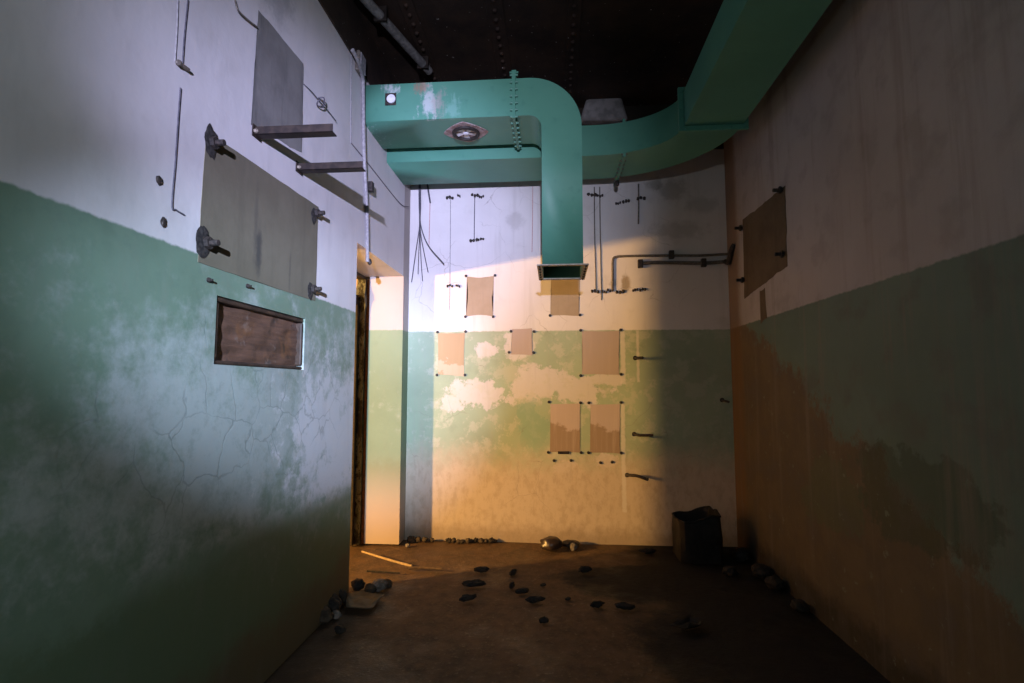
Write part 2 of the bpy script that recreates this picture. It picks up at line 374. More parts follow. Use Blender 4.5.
# ---------------------------------------------------------------- the shell
def wall_grid(bm, ax, val, us, vs, holes, depth):
    """front sheet of a wall in the plane (axis ax = val) with holes whose sides go `depth` deep"""
    def P(u, v, d=0): return (val + d, u, v) if ax == 0 else (u, val + d, v)
    us = sorted(set(us + [h[0] for h in holes] + [h[1] for h in holes])); vs = sorted(set(vs + [h[2] for h in holes] + [h[3] for h in holes]))
    for a, b in zip(us, us[1:]):
        for c, d in zip(vs, vs[1:]):
            if any(a >= h[0] - 1e-6 and b <= h[1] + 1e-6 and c >= h[2] - 1e-6 and d <= h[3] + 1e-6 for h in holes): continue
            bm.faces.new([bm.verts.new(P(*q)) for q in ((a, c), (b, c), (b, d), (a, d))])
    for h, dep in zip(holes, depth):
        q = [(h[0], h[2]), (h[1], h[2]), (h[1], h[3]), (h[0], h[3])]
        for i in range(4):
            if i == 0 and h[2] == 0: continue          # the floor runs through the doorway
            s, e = q[i], q[(i + 1) % 4]
            bm.faces.new([bm.verts.new(P(*s)), bm.verts.new(P(*e)), bm.verts.new(P(*e, dep)), bm.verts.new(P(*s, dep))])
    bmesh.ops.remove_doubles(bm, verts=bm.verts, dist=1e-5)
DOOR = (3.45, 4.57, 0.0, 2.325)
na, nc = LF(217, 296), LF(303.5, 371); nb_ = LF(303.5, 318); nd = LF(215, 363)
NICHE = (na.y, nc.y, (nd.z + nc.z) / 2, (na.z + nb_.z) / 2)
bm = bmesh.new(); wall_grid(bm, 0, XL, [YB, D], [0, ZC], [DOOR, NICHE], [XO - XL, -.07])
wall_grid(bm, 0, XO, [YB, D + .4], [0, ZC], [DOOR], [0.0])
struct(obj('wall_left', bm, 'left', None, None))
bm = BX(((XO, D, -.05), (XR + .3, D + .3, ZC))); struct(obj('wall_back', bm, 'back', None, None))
bm = BX(((XR, YB - .3, -.05), (XR + .3, D, ZC))); struct(obj('wall_right', bm, 'right', None, None))
bm = BX(((XO, YB - .3, -.05), (XR, YB, ZC))); struct(obj('wall_front', bm, 'right', None, None))
bm = bmesh.new()
N = 60
vs = [[bm.verts.new((-7.2 + (XR + 7.2) * i / N, YB + (D + .4 - YB) * j / N, .012 * mnoise.noise(Vector((i * .21, j * .21, 1.)))- .012)) for j in range(N + 1)] for i in range(N + 1)]
for i in range(N):
    for j in range(N): bm.faces.new((vs[i][j], vs[i + 1][j], vs[i + 1][j + 1], vs[i][j + 1]))
struct(obj('floor', bm, 'floor', None, None, smooth=True))
bm = bmesh.new(); bm.faces.new([bm.verts.new(p) for p in ((-7.2, YB, ZC), (XR, YB, ZC), (XR, D + .4, ZC), (-7.2, D + .4, ZC))])
struct(obj('ceiling', bm, 'ceiling', None, None))
# the room beyond the doorway
bm = bmesh.new()
for q in (((-7.2, YB, 0), (-7.2, D + .4, 0), (-7.2, D + .4, ZC), (-7.2, YB, ZC)), ((-7.2, D + .4, 0), (XO, D + .4, 0), (XO, D + .4, ZC), (-7.2, D + .4, ZC)), ((-7.2, YB, 0), (XO, YB, 0), (XO, YB, ZC), (-7.2, YB, ZC))):
    bm.faces.new([bm.verts.new(p) for p in q])
struct(obj('wall_side_room', bm, 'room', None, None))
# iron ring beam above the painted wall, flush with it
ZT = 3.545
struct(obj('trim_1', BX(((XL, YB, ZT), (XL + .012, D, ZC))), 'ceiling', None, None))
struct(obj('trim_2', BX(((XR - .012, YB, 3.62), (XR, D, ZC))), 'ceiling', None, None))
# riveted lap strips of the ceiling plates
k = 3
for px0, px1, wd in ((404, 431, .05), (493, 504, .06), (574, 572, .05)):
    a, b = U(px0, 2, 2, ZC), U(px1, 64, 2, ZC); x = (a.x + b.x) / 2
    t = struct(obj('trim_%d' % k, BX(((x - wd, YB, ZC - .012), (x + wd, D, ZC))), 'ceiling', None, None, bevel=.004)); k += 1
    bm = bmesh.new()
    for i in range(16):
        y = 3.3 + i * .095
        r = bmesh.ops.create_uvsphere(bm, u_segments=8, v_segments=5, radius=.016)
        bmesh.ops.translate(bm, vec=(x, y, ZC - .014), verts=r['verts'])
    obj('rivet_row', bm, 'ceiling', t, smooth=True)

# ---------------------------------------------------------------- ducts
def ring_mesh(sections):
    bm = bmesh.new(); R = [[bm.verts.new(p) for p in s] for s in sections]
    for A, B in zip(R, R[1:]):
        for k in range(4): bm.faces.new((A[k], A[(k + 1) % 4], B[(k + 1) % 4], B[k]))
    return bm
def frame_bar(bm, c, e1, e2, w, h, t, lip):
    """angle-iron frame round a w x h rectangle centred on c: four bars, t wide outwards, lip thick along the duct"""
    n = e1.cross(e2).normalized()
    def bar(u0, u1, v0, v1):
        vs = [bm.verts.new(c + e1 * u + e2 * v + n * d) for d in (-lip, lip) for (u, v) in ((u0, v0), (u1, v0), (u1, v1), (u0, v1))]
        for f in ((0,3,2,1),(4,5,6,7),(0,1,5,4),(1,2,6,5),(2,3,7,6),(3,0,4,7)): bm.faces.new([vs[i] for i in f])
    bar(-w/2 - t, w/2 + t, h/2, h/2 + t); bar(-w/2 - t, w/2 + t, -h/2 - t, -h/2)
    bar(-w/2 - t, -w/2, -h/2, h/2); bar(w/2, w/2 + t, -h/2, h/2)
def bolt_bm(p, d, r=.008, l=.03):
    bm = bmesh.new(); d = Vector(d).normalized(); p = Vector(p)
    tube(bm, [p - d * l * .5, p + d * l * .5], r * .55, 8)
    tube(bm, [p - d * l * .28, p + d * l * .28], r, 6)
    return bm
def shared_copies(name, bm, mat, parent, pts):
    """one small mesh repeated as separate children"""
    first = obj(name, bm, mat, parent); base = Vector(pts[0])
    for p in pts[1:]:
        c = first.copy(); COL.objects.link(c); c.parent = parent; c.location = Vector(p) - base
    return first

# --- front duct: out of the left wall, over, and down
AY0, AY1 = 3.50, 3.93
pT, pB = U(460, 81, 1, AY0), U(460, 118, 1, AY0)
AZ1, AZ0 = pT.z, pB.z
vx0, vx1 = U(542, 235, 1, AY0).x, U(583, 235, 1, AY0).x
zo = U(560, 265, 1, AY0).z
h_ = AZ1 - AZ0; w_ = vx1 - vx0; RO = .36; RI = RO - (h_ + w_) / 2 + .01
duct = thing('air_duct', 'green sheet-metal duct leaving the left wall above the doorway and turning down to an outlet', 'air duct', DUCT_O)
XW = XL - .02
def rectx(x): return [(x, AY0, AZ1), (x, AY1, AZ1), (x, AY1, AZ0), (x, AY0, AZ0)]
sec = [rectx(XW), rectx(-.9), rectx(vx1 - RO)]
cx, cz = vx1 - RO, AZ1 - RO
for i in range(1, 17):
    a = math.radians(90 - 90 * i / 16)
    ix, iz = vx1 - RO, AZ0
    # inner edge: quarter ellipse from (cx, AZ0) to (vx0, cz)
    ri_x, ri_z = vx0 - cx, AZ0 - cz
    o_ = (cx + RO * math.cos(a), cz + RO * math.sin(a)); n_ = (cx + ri_x * math.cos(a), cz + ri_z * math.sin(a))
    sec.append([(o_[0], AY0, o_[1]), (o_[0], AY1, o_[1]), (n_[0], AY1, n_[1]), (n_[0], AY0, n_[1])])
def rectz(z): return [(vx1, AY0, z), (vx1, AY1, z), (vx0, AY1, z), (vx0, AY0, z)]
sec += [rectz(cz - .25), rectz(zo)]
body = obj('duct_body', ring_mesh(sec), 'duct', duct, smooth=True)
sm = body.modifiers.new('sheet', 'SOLIDIFY'); sm.thickness = .004
jx = U(514, 100, 1, AY0).x
bm = bmesh.new(); frame_bar(bm, Vector((jx, (AY0 + AY1) / 2, (AZ0 + AZ1) / 2)), Vector((0, 1, 0)), Vector((0, 0, 1)), AY1 - AY0, h_, .03, .010)
jf = obj('joint_flange', bm, 'duct2', duct)
pts = []
for i in range(7):
    z = AZ0 - .015 + (h_ + .03) * i / 6; pts.append((jx, AY0 - .016, z))
for i in range(1, 7):
    pts.append((jx, AY0 + (AY1 - AY0) * i / 6, AZ0 - .016)); pts.append((jx, AY0 + (AY1 - AY0) * i / 6, AZ1 + .016))
shared_copies('bolt', bolt_bm(pts[0], (1, 0, 0), .011, .055), 'duct2', jf, pts)
obj('cleat', BX(((jx - .016, AY0 - .012, AZ1), (jx + .016, AY0 + .012, AZ1 + .055)), ((jx - .03, AY0 - .008, AZ1 + .035), (jx + .03, AY0 + .008, AZ1 + .047))), 'duct2', jf)
bm = bmesh.new(); frame_bar(bm, Vector(((vx0 + vx1) / 2, (AY0 + AY1) / 2, zo - .004)), Vector((1, 0, 0)), Vector((0, 1, 0)), w_, AY1 - AY0, .034, .004)
of = obj('outlet_flange', bm, 'galv', duct)
pts = []
for i in range(6):
    y = AY0 + (AY1 - AY0) * i / 5; pts += [(vx0 - .018, y, zo - .006), (vx1 + .018, y, zo - .006)]
shared_copies('bolt', bolt_bm(pts[0], (0, 0, 1), .008, .022), 'iron', of, pts)
# round damper in the underside, in a lozenge of bare metal
c = U(466, 132, 2, AZ0)
bm = bmesh.new()
out = []
for i in range(48):
    a = 2 * math.pi * i / 48; k_ = (abs(math.cos(a)) ** 1.25 + abs(math.sin(a)) ** 1.25) ** (-1 / 1.25)
    out.append((c.x + .165 * k_ * math.cos(a), c.y + .155 * k_ * math.sin(a)))
lo = [bm.verts.new((x, y, AZ0 - .006)) for x, y in out]; hi = [bm.verts.new((x, y, AZ0)) for x, y in out]
bm.faces.new(lo); bm.faces.new(hi)
for i in range(48): bm.faces.new((lo[i], lo[(i + 1) % 48], hi[(i + 1) % 48], hi[i]))
vp = obj('damper_plate', bm, 'ventplate', duct); vp['label'] = 'bare pinkish metal plate with a round damper'
bm = bmesh.new(); rg = [(c.x + .088 * math.cos(t * math.pi / 16), c.y + .088 * math.sin(t * math.pi / 16), AZ0 - .012) for t in range(33)]
tube(bm, rg, .014, 8); obj('damper_ring', bm, 'iron', vp, smooth=True)
bm = bmesh.new()
for i in range(5):
    a = i * 2 * math.pi / 5 + .4; d = Vector((math.cos(a), math.sin(a), 0)); e = Vector((-d.y, d.x, 0)); q = Vector((c.x, c.y, AZ0 - .010))
    v = [bm.verts.new(q + d * u + e * w + Vector((0, 0, z))) for (u, w, z) in ((.015, -.012, 0), (.078, -.028, -.004), (.078, .02, .003), (.015, .012, 0))]
    bm.faces.new(v)
    bm.faces.new([bm.verts.new(x.co + Vector((0, 0, .003))) for x in v])
rock(bm, (c.x, c.y, AZ0 - .012), .022, .022, .01, 1, 0, 2, .1)
obj('damper_blades', bm, 'white', vp)
# plugged hole near the wall end
c = U(391, 99, 1, AY0)
po = obj('port', BX(((c.x - .042, AY0 - .005, c.z - .048), (c.x + .038, AY0, c.z + .042))), 'iron', duct, bevel=.004)
pl = obj('plug', TB([(c.x + .004, AY0 - .004, c.z - .004), (c.x + .004, AY0 - .014, c.z - .004)], .031, 20), 'white', po, smooth=True); pl['label'] = 'white round plug'

# --- rear duct: along the back wall, round the corner, towards the camera under the ceiling
BY0 = U(387, 150, 0, XL).y
BZ0 = U(480, 159.5, 1, BY0).z; BZ1 = U(650, 123, 1, BY0).z
BY1 = min(U(500, 182, 2, BZ0).y, D - .05)
CYF = 3.62
cl, cr_ = U(684, 128, 1, CYF).x, U(743, 128, 1, CYF).x
duct2 = thing('air_duct', 'green duct along the back wall, bending towards the viewer beside the right wall', 'air duct', (.6, 4.2, BZ0))
def recty(x0, x1, y): return [(x1, y, BZ1), (x0, y, BZ1), (x0, y, BZ0), (x1, y, BZ0)]
ex = .33
def rb(x): return [(x, BY1, BZ1), (x, BY0, BZ1), (x, BY0, BZ0), (x, BY1, BZ0)]
sec = [rb(XL - .1), rb(-.6), rb(ex)]
for i in range(1, 17):
    a = math.radians(90 - 90 * i / 16)
    o_ = (ex + (cr_ - ex) * math.cos(a), CYF + (BY1 - CYF) * math.sin(a)); n_ = (ex + (cl - ex) * math.cos(a), CYF + (BY0 - CYF) * math.sin(a))
    sec.append([(o_[0], o_[1], BZ1), (n_[0], n_[1], BZ1), (n_[0], n_[1], BZ0), (o_[0], o_[1], BZ0)])
b2 = obj('duct_elbow', ring_mesh(sec), 'duct2', duct2, smooth=True)
sm = b2.modifiers.new('sheet', 'SOLIDIFY'); sm.thickness = .004
b3 = obj('duct_run', ring_mesh([recty(cl, cr_, CYF), recty(cl, cr_, 1.5), recty(cl, cr_, YB)]), 'duct2', duct2)
sm = b3.modifiers.new('sheet', 'SOLIDIFY'); sm.thickness = .004
bm = bmesh.new(); frame_bar(bm, Vector(((cl + cr_) / 2, CYF, (BZ0 + BZ1) / 2)), Vector((1, 0, 0)), Vector((0, 0, 1)), cr_ - cl, BZ1 - BZ0, .036, .012)
cf = obj('end_flange', bm, 'duct2', duct2, bevel=.003)
pts = [(cl + (cr_ - cl) * i / 5, CYF - .013, BZ0 - .018) for i in range(6)] + [(cl - .018, CYF - .013, BZ0 + (BZ1 - BZ0) * i / 4) for i in range(1, 5)]
shared_copies('bolt', bolt_bm(pts[0], (0, 1, 0), .009, .03), 'duct2', cf, pts)
jx = U(624, 150, 1, BY0).x
bm = bmesh.new(); frame_bar(bm, Vector((jx, (BY0 + BY1) / 2, (BZ0 + BZ1) / 2)), Vector((0, 1, 0)), Vector((0, 0, 1)), BY1 - BY0, BZ1 - BZ0, .028, .010)
j2 = obj('joint_flange', bm, 'duct2', duct2)
pts = [(jx, BY0 - .015, BZ0 + (BZ1 - BZ0) * i / 6) for i in range(7)] + [(jx, BY0 + (BY1 - BY0) * i / 6, BZ0 - .015) for i in range(1, 7)]
shared_copies('bolt', bolt_bm(pts[0], (1, 0, 0), .010, .05), 'dkpipe', j2, pts)
rock_bm = rock(bmesh.new(), (jx, BY1 - .02, BZ0 - .05), .02, .02, .03, 4, 0, 2, .2); obj('hanger', rock_bm, 'iron', j2)

# pale concrete hood high on the back wall behind the ducts
q = [BK(579, 126), BK(627, 126), BK(618, 96), BK(588, 96)]
bm = bmesh.new()
bk = [bm.verts.new((p.x, D, p.z)) for p in q]; fr = [bm.verts.new((p.x * .985 + .006, D - .14, p.z - .01)) for p in q]
bm.faces.new(bk); bm.faces.new(fr)
for i in range(4): bm.faces.new((bk[i], bk[(i + 1) % 4], fr[(i + 1) % 4], fr[i]))
tag(obj('concrete_block', bm, 'concrete', bevel=.03, smooth=True), 'pale grey concrete block with sloping sides high on the back wall above the rear duct', 'block')

# ceiling pipe, slanting under the plates
a, b = U(366, 0, 2, ZC - .07), U(428, 70, 2, ZC - .07); d = (b - a)
pp = thing('ceiling_pipe', 'grey pipe slanting under the rusty ceiling above the front duct', 'pipe', (a + b) / 2)
obj('pipe_barrel', TB([a - d * 1.2, b + d * .02], .032, 16), 'pipe', pp, smooth=True)
for t in (.2, .9):
    q = a + d * t; obj('pipe_clamp', BX(((q.x - .045, q.y - .012, q.z - .036), (q.x + .045, q.y + .012, ZC))), 'steel', pp, bevel=.004)
a, b = U(405, 74, 1, 3.72), U(456, 76, 1, 3.72)
bm = bmesh.new()
for i in range(9):
    q = a.lerp(b, i / 8); rock(bm, (q.x, 3.72 + .05 * math.sin(i * 2.1), AZ1 + .062), .05, .06, .030, i, i, 2, .4)
tag(obj('debris_heap', bm, 'palestone'), 'crusty grey plaster debris lying on top of the front duct', 'debris')

# ---------------------------------------------------------------- bare patches and their studs
def patch(name, quad, nrm, mat, label, group=None, pinch=0.0, jag=.006, th=.0025):
    nrm = Vector(nrm); out = []
    cen = sum(quad, Vector()) / 4
    for i in range(4):
        a, b = quad[i], quad[(i + 1) % 4]; L = (b - a).length; n = max(6, int(L / .025))
        for k in range(n):
            t = k / n; p = a.lerp(b, t); inn = (cen - p).normalized()
            s = mnoise.noise(p * 9) * jag + mnoise.noise(p * 31) * jag * .6
            out.append(p + inn * (s + pinch * 4 * t * (1 - t)))
    bm = bmesh.new()
    A = [bm.verts.new(p - nrm * .001) for p in out]; B = [bm.verts.new(p + nrm * th) for p in out]
    bm.faces.new(A); bm.faces.new(B)
    for i in range(len(A)): bm.faces.new((A[i], A[(i + 1) % len(A)], B[(i + 1) % len(A)], B[i]))
    bmesh.ops.triangulate(bm, faces=[f for f in bm.faces if len(f.verts) > 4])
    return tag(obj(name, bm, mat), label, 'bare wall patch', group)
NB = (0, -1, 0); NL = (1, 0, 0); NR = (-1, 0, 0)
stud_first = {}
def stud(p, nrm, label, group, r=.013, l=.014, mat='iron', stain=None):
    """anchor stud standing out of a wall: washer, shank and nut in one piece, copied"""
    key = (nrm, r, l, mat); p = Vector(p); n = Vector(nrm)
    if key not in stud_first:
        bm = bmesh.new(); tube(bm, [p - n * .001, p + n * .005], r, 12); tube(bm, [p + n * .003, p + n * l], r * .42, 8); tube(bm, [p + n * .004, p + n * (.004 + l * .35)], r * .75, 6)
        o = obj('anchor_stud', bm, mat, None, p); stud_first[key] = o
    else:
        o = stud_first[key].copy(); COL.objects.link(o); o.location = p
    return tag(o, label, 'stud', group)
Q = lambda f, *pts: [f(*p) for p in pts]
# left wall
patch('bare_cement_patch', Q(LF, (258, 10), (303, 64), (301.5, 153), (251, 124)), NL, 'cement_upper', 'dark grey streaky bare cement patch high on the left wall above the iron brackets', None, 0, .008)
patch('bare_cement_patch', Q(LF, (206, 131), (318, 207), (315, 301), (197.5, 262)), NL, 'cement_big', 'large tan-grey bare cement rectangle on the left wall with an iron bolt at each corner', None, 0, .004)
for (px, py, wh, dx, dy, r) in ((211, 143, 'upper near', -1, -1, 1.3), (205, 243, 'lower near', -3, -1, 1.3), (315, 213, 'upper far', -2, 3, 1.0), (311.5, 289, 'lower far', -2, 2, 1.0)):
    p = LF(px, py, .004)
    t = thing('wall_bolt', 'black iron bolt at the %s corner of the large tan-grey cement rectangle' % wh, 'bolt', p, 'bolts of the large cement rectangle')
    q = LF(px + dx, py + dy)
    bm = bmesh.new(); rock(bm, (XL + .0045, q.y, q.z), .003, .030 * r, .046 * r, py, 0, 3, .3); obj('grimy_pad', bm, 'grime', t, smooth=True)
    obj('shank', TB([p, p + Vector((.055, 0, 0))], .012, 10), 'iron', t, smooth=True)
    obj('nut', TB([p + Vector((.008, 0, 0)), p + Vector((.024, 0, 0))], .024, 6), 'iron', t)
# rotten board set in its niche
y0, y1, z0, z1 = NICHE
board = thing('wooden_board', 'rotten reddish-brown wooden board set into the green part of the left wall', 'board', (XL - .03, (y0 + y1) / 2, z0))
bm = bmesh.new(); n1, n2 = 24, 12; V = []
for i in range(n1 + 1):
    V.append([])
    for j in range(n2 + 1):
        u, v = i / n1, j / n2; y, z = y0 + (y1 - y0) * u, z0 + (z1 - z0) * v
        V[i].append(bm.verts.new((XL - .035 + .012 * mnoise.noise(Vector((y * 9, z * 40, 0))) + .008 * mnoise.noise(Vector((y * 22, z * 22, 3))), y, z)))
for i in range(n1):
    for j in range(n2): bm.faces.new((V[i][j], V[i + 1][j], V[i + 1][j + 1], V[i][j + 1]))
bx = obj('board_face', bm, 'board', board, smooth=True)
w = .022
for nm, a, b in (('frame_rail', (y0 + .001, z1 - w), (y1 - .001, z1 - .001)), ('frame_rail', (y0 + .001, z0 + .001), (y1 - .001, z0 + w * .8)), ('frame_stile', (y0 + .001, z0 + w), (y0 + w * 1.3, z1 - w)), ('frame_stile', (y1 - w, z0 + w), (y1 - .001, z1 - w))):
    obj(nm, BX(((XL - .05, a[0], a[1]), (XL - .006, b[0], b[1]))), 'boardframe', board, bevel=.008)
# the two iron brackets
for px, py, tx, ty, lab in ((254.5, 131, 333, 127.5, 'nearer of two rusty angle-iron brackets sticking out of the left wall, on the dark patch'), (297.5, 167, 363, 162, 'farther of two rusty angle-iron brackets sticking out of the left wall, next to the conduit')):
    p = LF(px, py); tip = U(tx, ty, 1, p.y); L = tip.x - XL
    t = thing('wall_bracket', lab, 'bracket', p, 'angle-iron brackets on the left wall')
    s = .019
    bm = BX(((XL, p.y - .004, p.z - s), (XL + L, p.y + .001, p.z + s)), ((XL, p.y - .004, p.z - s), (XL + L, p.y + .045, p.z - s + .005)))
    obj('arm', bm, 'steel', t, bevel=.0015)
    obj('base_plate', BX(((XL, p.y - .022, p.z - .030), (XL + .006, p.y + .048, p.z + .026))), 'steel', t, bevel=.002)
    obj('bolt', bolt_bm((XL + .014, p.y - .012, p.z - .006), (1, 0, 0), .010, .022), 'galv', t)
    obj('bolt', bolt_bm((XL + .014, p.y + .030, p.z + .006), (1, 0, 0), .010, .022), 'galv', t)

# back wall
PBK = [
 ((467, 276.5), (494, 276), (493, 316.5), (466, 316.5), 'cement_tan', .014, 'tan bare plaster patch alone on the white part, left of the outlet duct'),
 ((551, 279), (580, 279), (579, 316), (550.5, 315.5), 'cement_tan', .004, 'tan bare plaster patch directly under the open end of the outlet duct'),
 ((438, 333), (465, 333), (464, 376.5), (438, 374.5), 'tone_ochre', .004, 'ochre bare plaster patch nearest the doorway on the back wall'),
 ((512, 329), (532, 328), (532.5, 355.5), (511, 354.5), 'tone_pink', .004, 'smallest pinkish bare patch, on the paint line between ochre and large pink patches'),
 ((582, 331), (619.5, 331), (619, 375), (582, 374.5), 'tone_pink', .004, 'wide pinkish bare plaster patch just below the paint line under and right of the outlet'),
 ((550.5, 404), (580, 403.5), (580, 452.5), (550, 452), 'tone_low', .002, 'left one of the two tall pink-over-brown bare patches low on the back wall'),
 ((590.5, 404.5), (620, 404), (620, 453.5), (590, 452.5), 'tone_low', .002, 'right one of the two tall pink-over-brown bare patches low on the back wall')]
for a, b, c, d, m, pn, lab in PBK: patch('bare_plaster_patch', Q(BK, a, b, c, d), NB, m, lab, 'bare patches on the back wall', pn, .002)
ST = [
 ('tan patch left of the outlet duct', ((466, 276, 'upper left'), (495, 275.5, 'upper right'), (465.4, 316.7, 'lower left'), (493.2, 316.7, 'lower right'))),
 ('tan patch under the outlet duct', ((550, 315.5, 'lower left'), (580, 315, 'lower right'))),
 ('ochre patch near the doorway', ((437.5, 332, 'upper left'), (465.6, 331.6, 'upper right'), (437, 375, 'lower left'), (465, 375, 'lower right'))),
 ('smallest pinkish patch', ((511, 331.3, 'upper left'), (534, 331.6, 'upper right'), (509, 352.4, 'lower left'), (533.6, 352.7, 'lower right'))),
 ('wide pinkish patch', ((580.6, 330.4, 'upper left'), (620.6, 330, 'upper right'), (580.7, 375.6, 'lower left'), (621, 374.2, 'lower right'))),
 ('left tall pink-over-brown patch', ((549, 402, 'upper left'), (580.5, 402.8, 'upper right'), (548.3, 452.4, 'lower left'), (581, 452.6, 'lower right'))),
 ('right tall pink-over-brown patch', ((588.8, 402.8, 'upper left'), (621, 402.5, 'upper right'), (588.4, 452.6, 'lower left'), (621.3, 453, 'lower right')))]
for nm, L in ST:
    for px, py, wh in L: stud(BK(px, py), NB, 'dark stud, %s corner of the %s' % (wh, nm), 'studs round the bare patches')
for px, py, lab in ((554, 460.5, 'dark stud below the left tall patch, on its left side'), (571, 460.5, 'dark stud below the left tall patch, on its right side'), (600.5, 462.6, 'dark stud below the right tall patch, on its left side'), (612, 462, 'dark stud below the right tall patch, on its right side')):
    stud(BK(px, py), NB, lab, 'studs below the tall patches')
p = BK(563.5, 452.6); tag(obj('iron_cleat', BX(((p.x - .05, D - .012, p.z - .012), (p.x + .05, D + .001, p.z + .012))), 'steel', bevel=.003), 'flat rusty iron cleat on the bottom edge of the left tall patch', 'cleat')
# pegs on the right half
def peg(pts, r, label, mat='iron', cat='peg', name='wall_peg', group='iron pegs on the back wall', r1=None):
    bm = TB(pts, r, 8, r1); rock(bm, (pts[0].x, D - .004, pts[0].z), .02, .004, .02, 3, 0, 2, .2)
    return tag(obj(name, bm, mat, smooth=True), label, cat, group)
peg([BK(635, 358), BK(638, 358, .06), BK(643, 357.5, .09)], .011, 'short black iron peg right of the wide pinkish patch')
peg([BK(634, 434), BK(640, 435.5, .08), BK(653, 435, .16)], .011, 'iron peg right of the tall patches, level with their lower half')
peg([BK(627, 475), BK(636, 475.5, .07), BK(648, 479.5, .13)], .013, 'lowest iron peg on the back wall, right of the tall patches')
peg([BK(722, 400), BK(725, 401, .05), BK(729, 402, .08)], .010, 'small iron peg in the shaded strip by the right corner')
# clips, wires and conduits
def wire(pts, r, label, mat, name='cable', cat='cable', group=None, n=8, smooth=8):
    r *= .62
    return tag(obj(name, TB(curve(pts, smooth) if smooth else pts, r, n), mat, smooth=True), label, cat, group)
def clip(px, py, label, w=7, hgt=4, seed=0):
    p = BK(px, py); bm = bmesh.new()
    for i in range(3): rock(bm, (p.x + (i - 1) * w / 112 * .40, D - .008, p.z + .006 * math.sin(i * 2 + seed)), w / 112 * .2, .010, hgt / 112 * .36, seed + i, 0, 2, .4)
    return tag(obj('wire_clip', bm, 'iron', smooth=True), label, 'clip', 'wire clips on the back wall')
for i, (px, py, w, lab) in enumerate((
 (450, 198, 7, 'dark clip at the top of the long grey wire near the doorway corner'), (459, 196, 3, 'tiny dark clip right of the long grey wire'),
 (475, 195.5, 7, 'dark clip on the top of the short wire above the lone tan patch'), (481.5, 197, 5, 'small clip right of the top of the short wire'),
 (474, 240.5, 8, 'dark clip at the lower end of the short wire above the lone tan patch'), (481, 239.5, 6, 'small clip right of the lower end of the short wire'),
 (450, 286, 6, 'faint clip low on the long grey wire near the doorway corner'), (458, 286, 4, 'tiny clip right of the low end of the long grey wire'),
 (592, 195, 9, 'thick black clip just right of the outlet duct under the rear duct'), (600, 196, 6, 'black clip on the second wire right of the outlet duct'),
 (618, 203.5, 5, 'dark clip left end of the broken row under the rear duct flange'), (626, 201.5, 7, 'dark clip in the middle of the broken row under the rear duct flange'), (641, 198.5, 8, 'dark clip right end of the broken row under the rear duct flange'),
 (595, 291.5, 7, 'crusty clip at the foot of the wires right of the outlet'), (604, 292, 5, 'small clip beside the foot of the wires right of the outlet'), (610, 290.5, 6, 'clip under the bent conduit corner'),
 (620, 292, 8, 'crusty clip below the brown stain'), (635, 290, 5, 'small round clip right of the brown stain'), (642.5, 289.8, 6, 'last clip of the row right of the brown stain'))):
    clip(px, py, lab, w, 5 if w > 6 else 4, i)
wire([BK(450.5, 198, .001), BK(450.3, 240, .001), BK(449.5, 310, .001)], .0045, 'long thin grey wire running down the back wall near the doorway corner', 'greywire')
wire([BK(474.8, 196, .001), BK(474.4, 218, .001), BK(474.2, 240, .001)], .006, 'short dark wire between two clips above the lone tan patch', 'rubber')
wire([BK(532.8, 186, .001), BK(532.5, 220, .001), BK(532, 252, .001)], .004, 'thin red wire beside the hanging part of the outlet duct', 'redwire')
wire([BK(594.3, 187, .003), BK(594.6, 230, .003), BK(596, 292, .003)], .008, 'dark wire closest to the outlet duct on its right', 'dkpipe')
wire([BK(599.7, 187, .003), BK(600.3, 235, .003), BK(601.5, 300, .003)], .008, 'dark wire second from the outlet duct on its right', 'dkpipe')
wire([BK(638.5, 184, .005), BK(638.7, 205, .005), BK(638.4, 224, .005)], .011, 'short rusty conduit stub under the rear duct right of its flange', 'dkpipe', 'conduit', 'conduit')
def poly_pipe(pts, r, label, clamps):
    pts = [Vector(p) for p in pts]; t = thing('conduit', label, 'conduit', pts[-1], 'conduits towards the right corner')
    obj('pipe_barrel', TB(curve(pts, 6), r, 10), 'dkpipe', t, smooth=True)
    for p in clamps: obj('pipe_clamp', BX(((p.x - .022, D - .04, p.z - .04), (p.x + .022, D, p.z + .035))), 'iron', t, bevel=.006)
poly_pipe([BK(612.5, 290, .006), BK(612.7, 275, .006), BK(612.9, 261, .006), BK(616, 257, .008), BK(632, 256, .012), BK(671, 255.5, .015), BK(700, 255.5, .015), BK(728, 254, .02)], .011, 'upper thin conduit on the back wall, bent down at its left end', [BK(671, 255)])
poly_pipe([BK(638, 263.5, .02), BK(660, 262.5, .02), BK(703, 263, .02), BK(729, 261.5, .02)], .016, 'lower straight conduit with clamps running into the right corner of the back wall', [BK(640, 264), BK(703, 263)])
p = RT(740, 256); tag(obj('elbow_fitting', TB(curve([(XR - .03, D - .03, p.z + .02), (XR - .025, D - .10, p.z), (XR - .02, D - .17, p.z + .09), (XR, D - .19, p.z + .13)]), .022, 10), 'iron', smooth=True), 'dark bent pipe fitting where the conduits meet the right wall', 'pipe fitting')
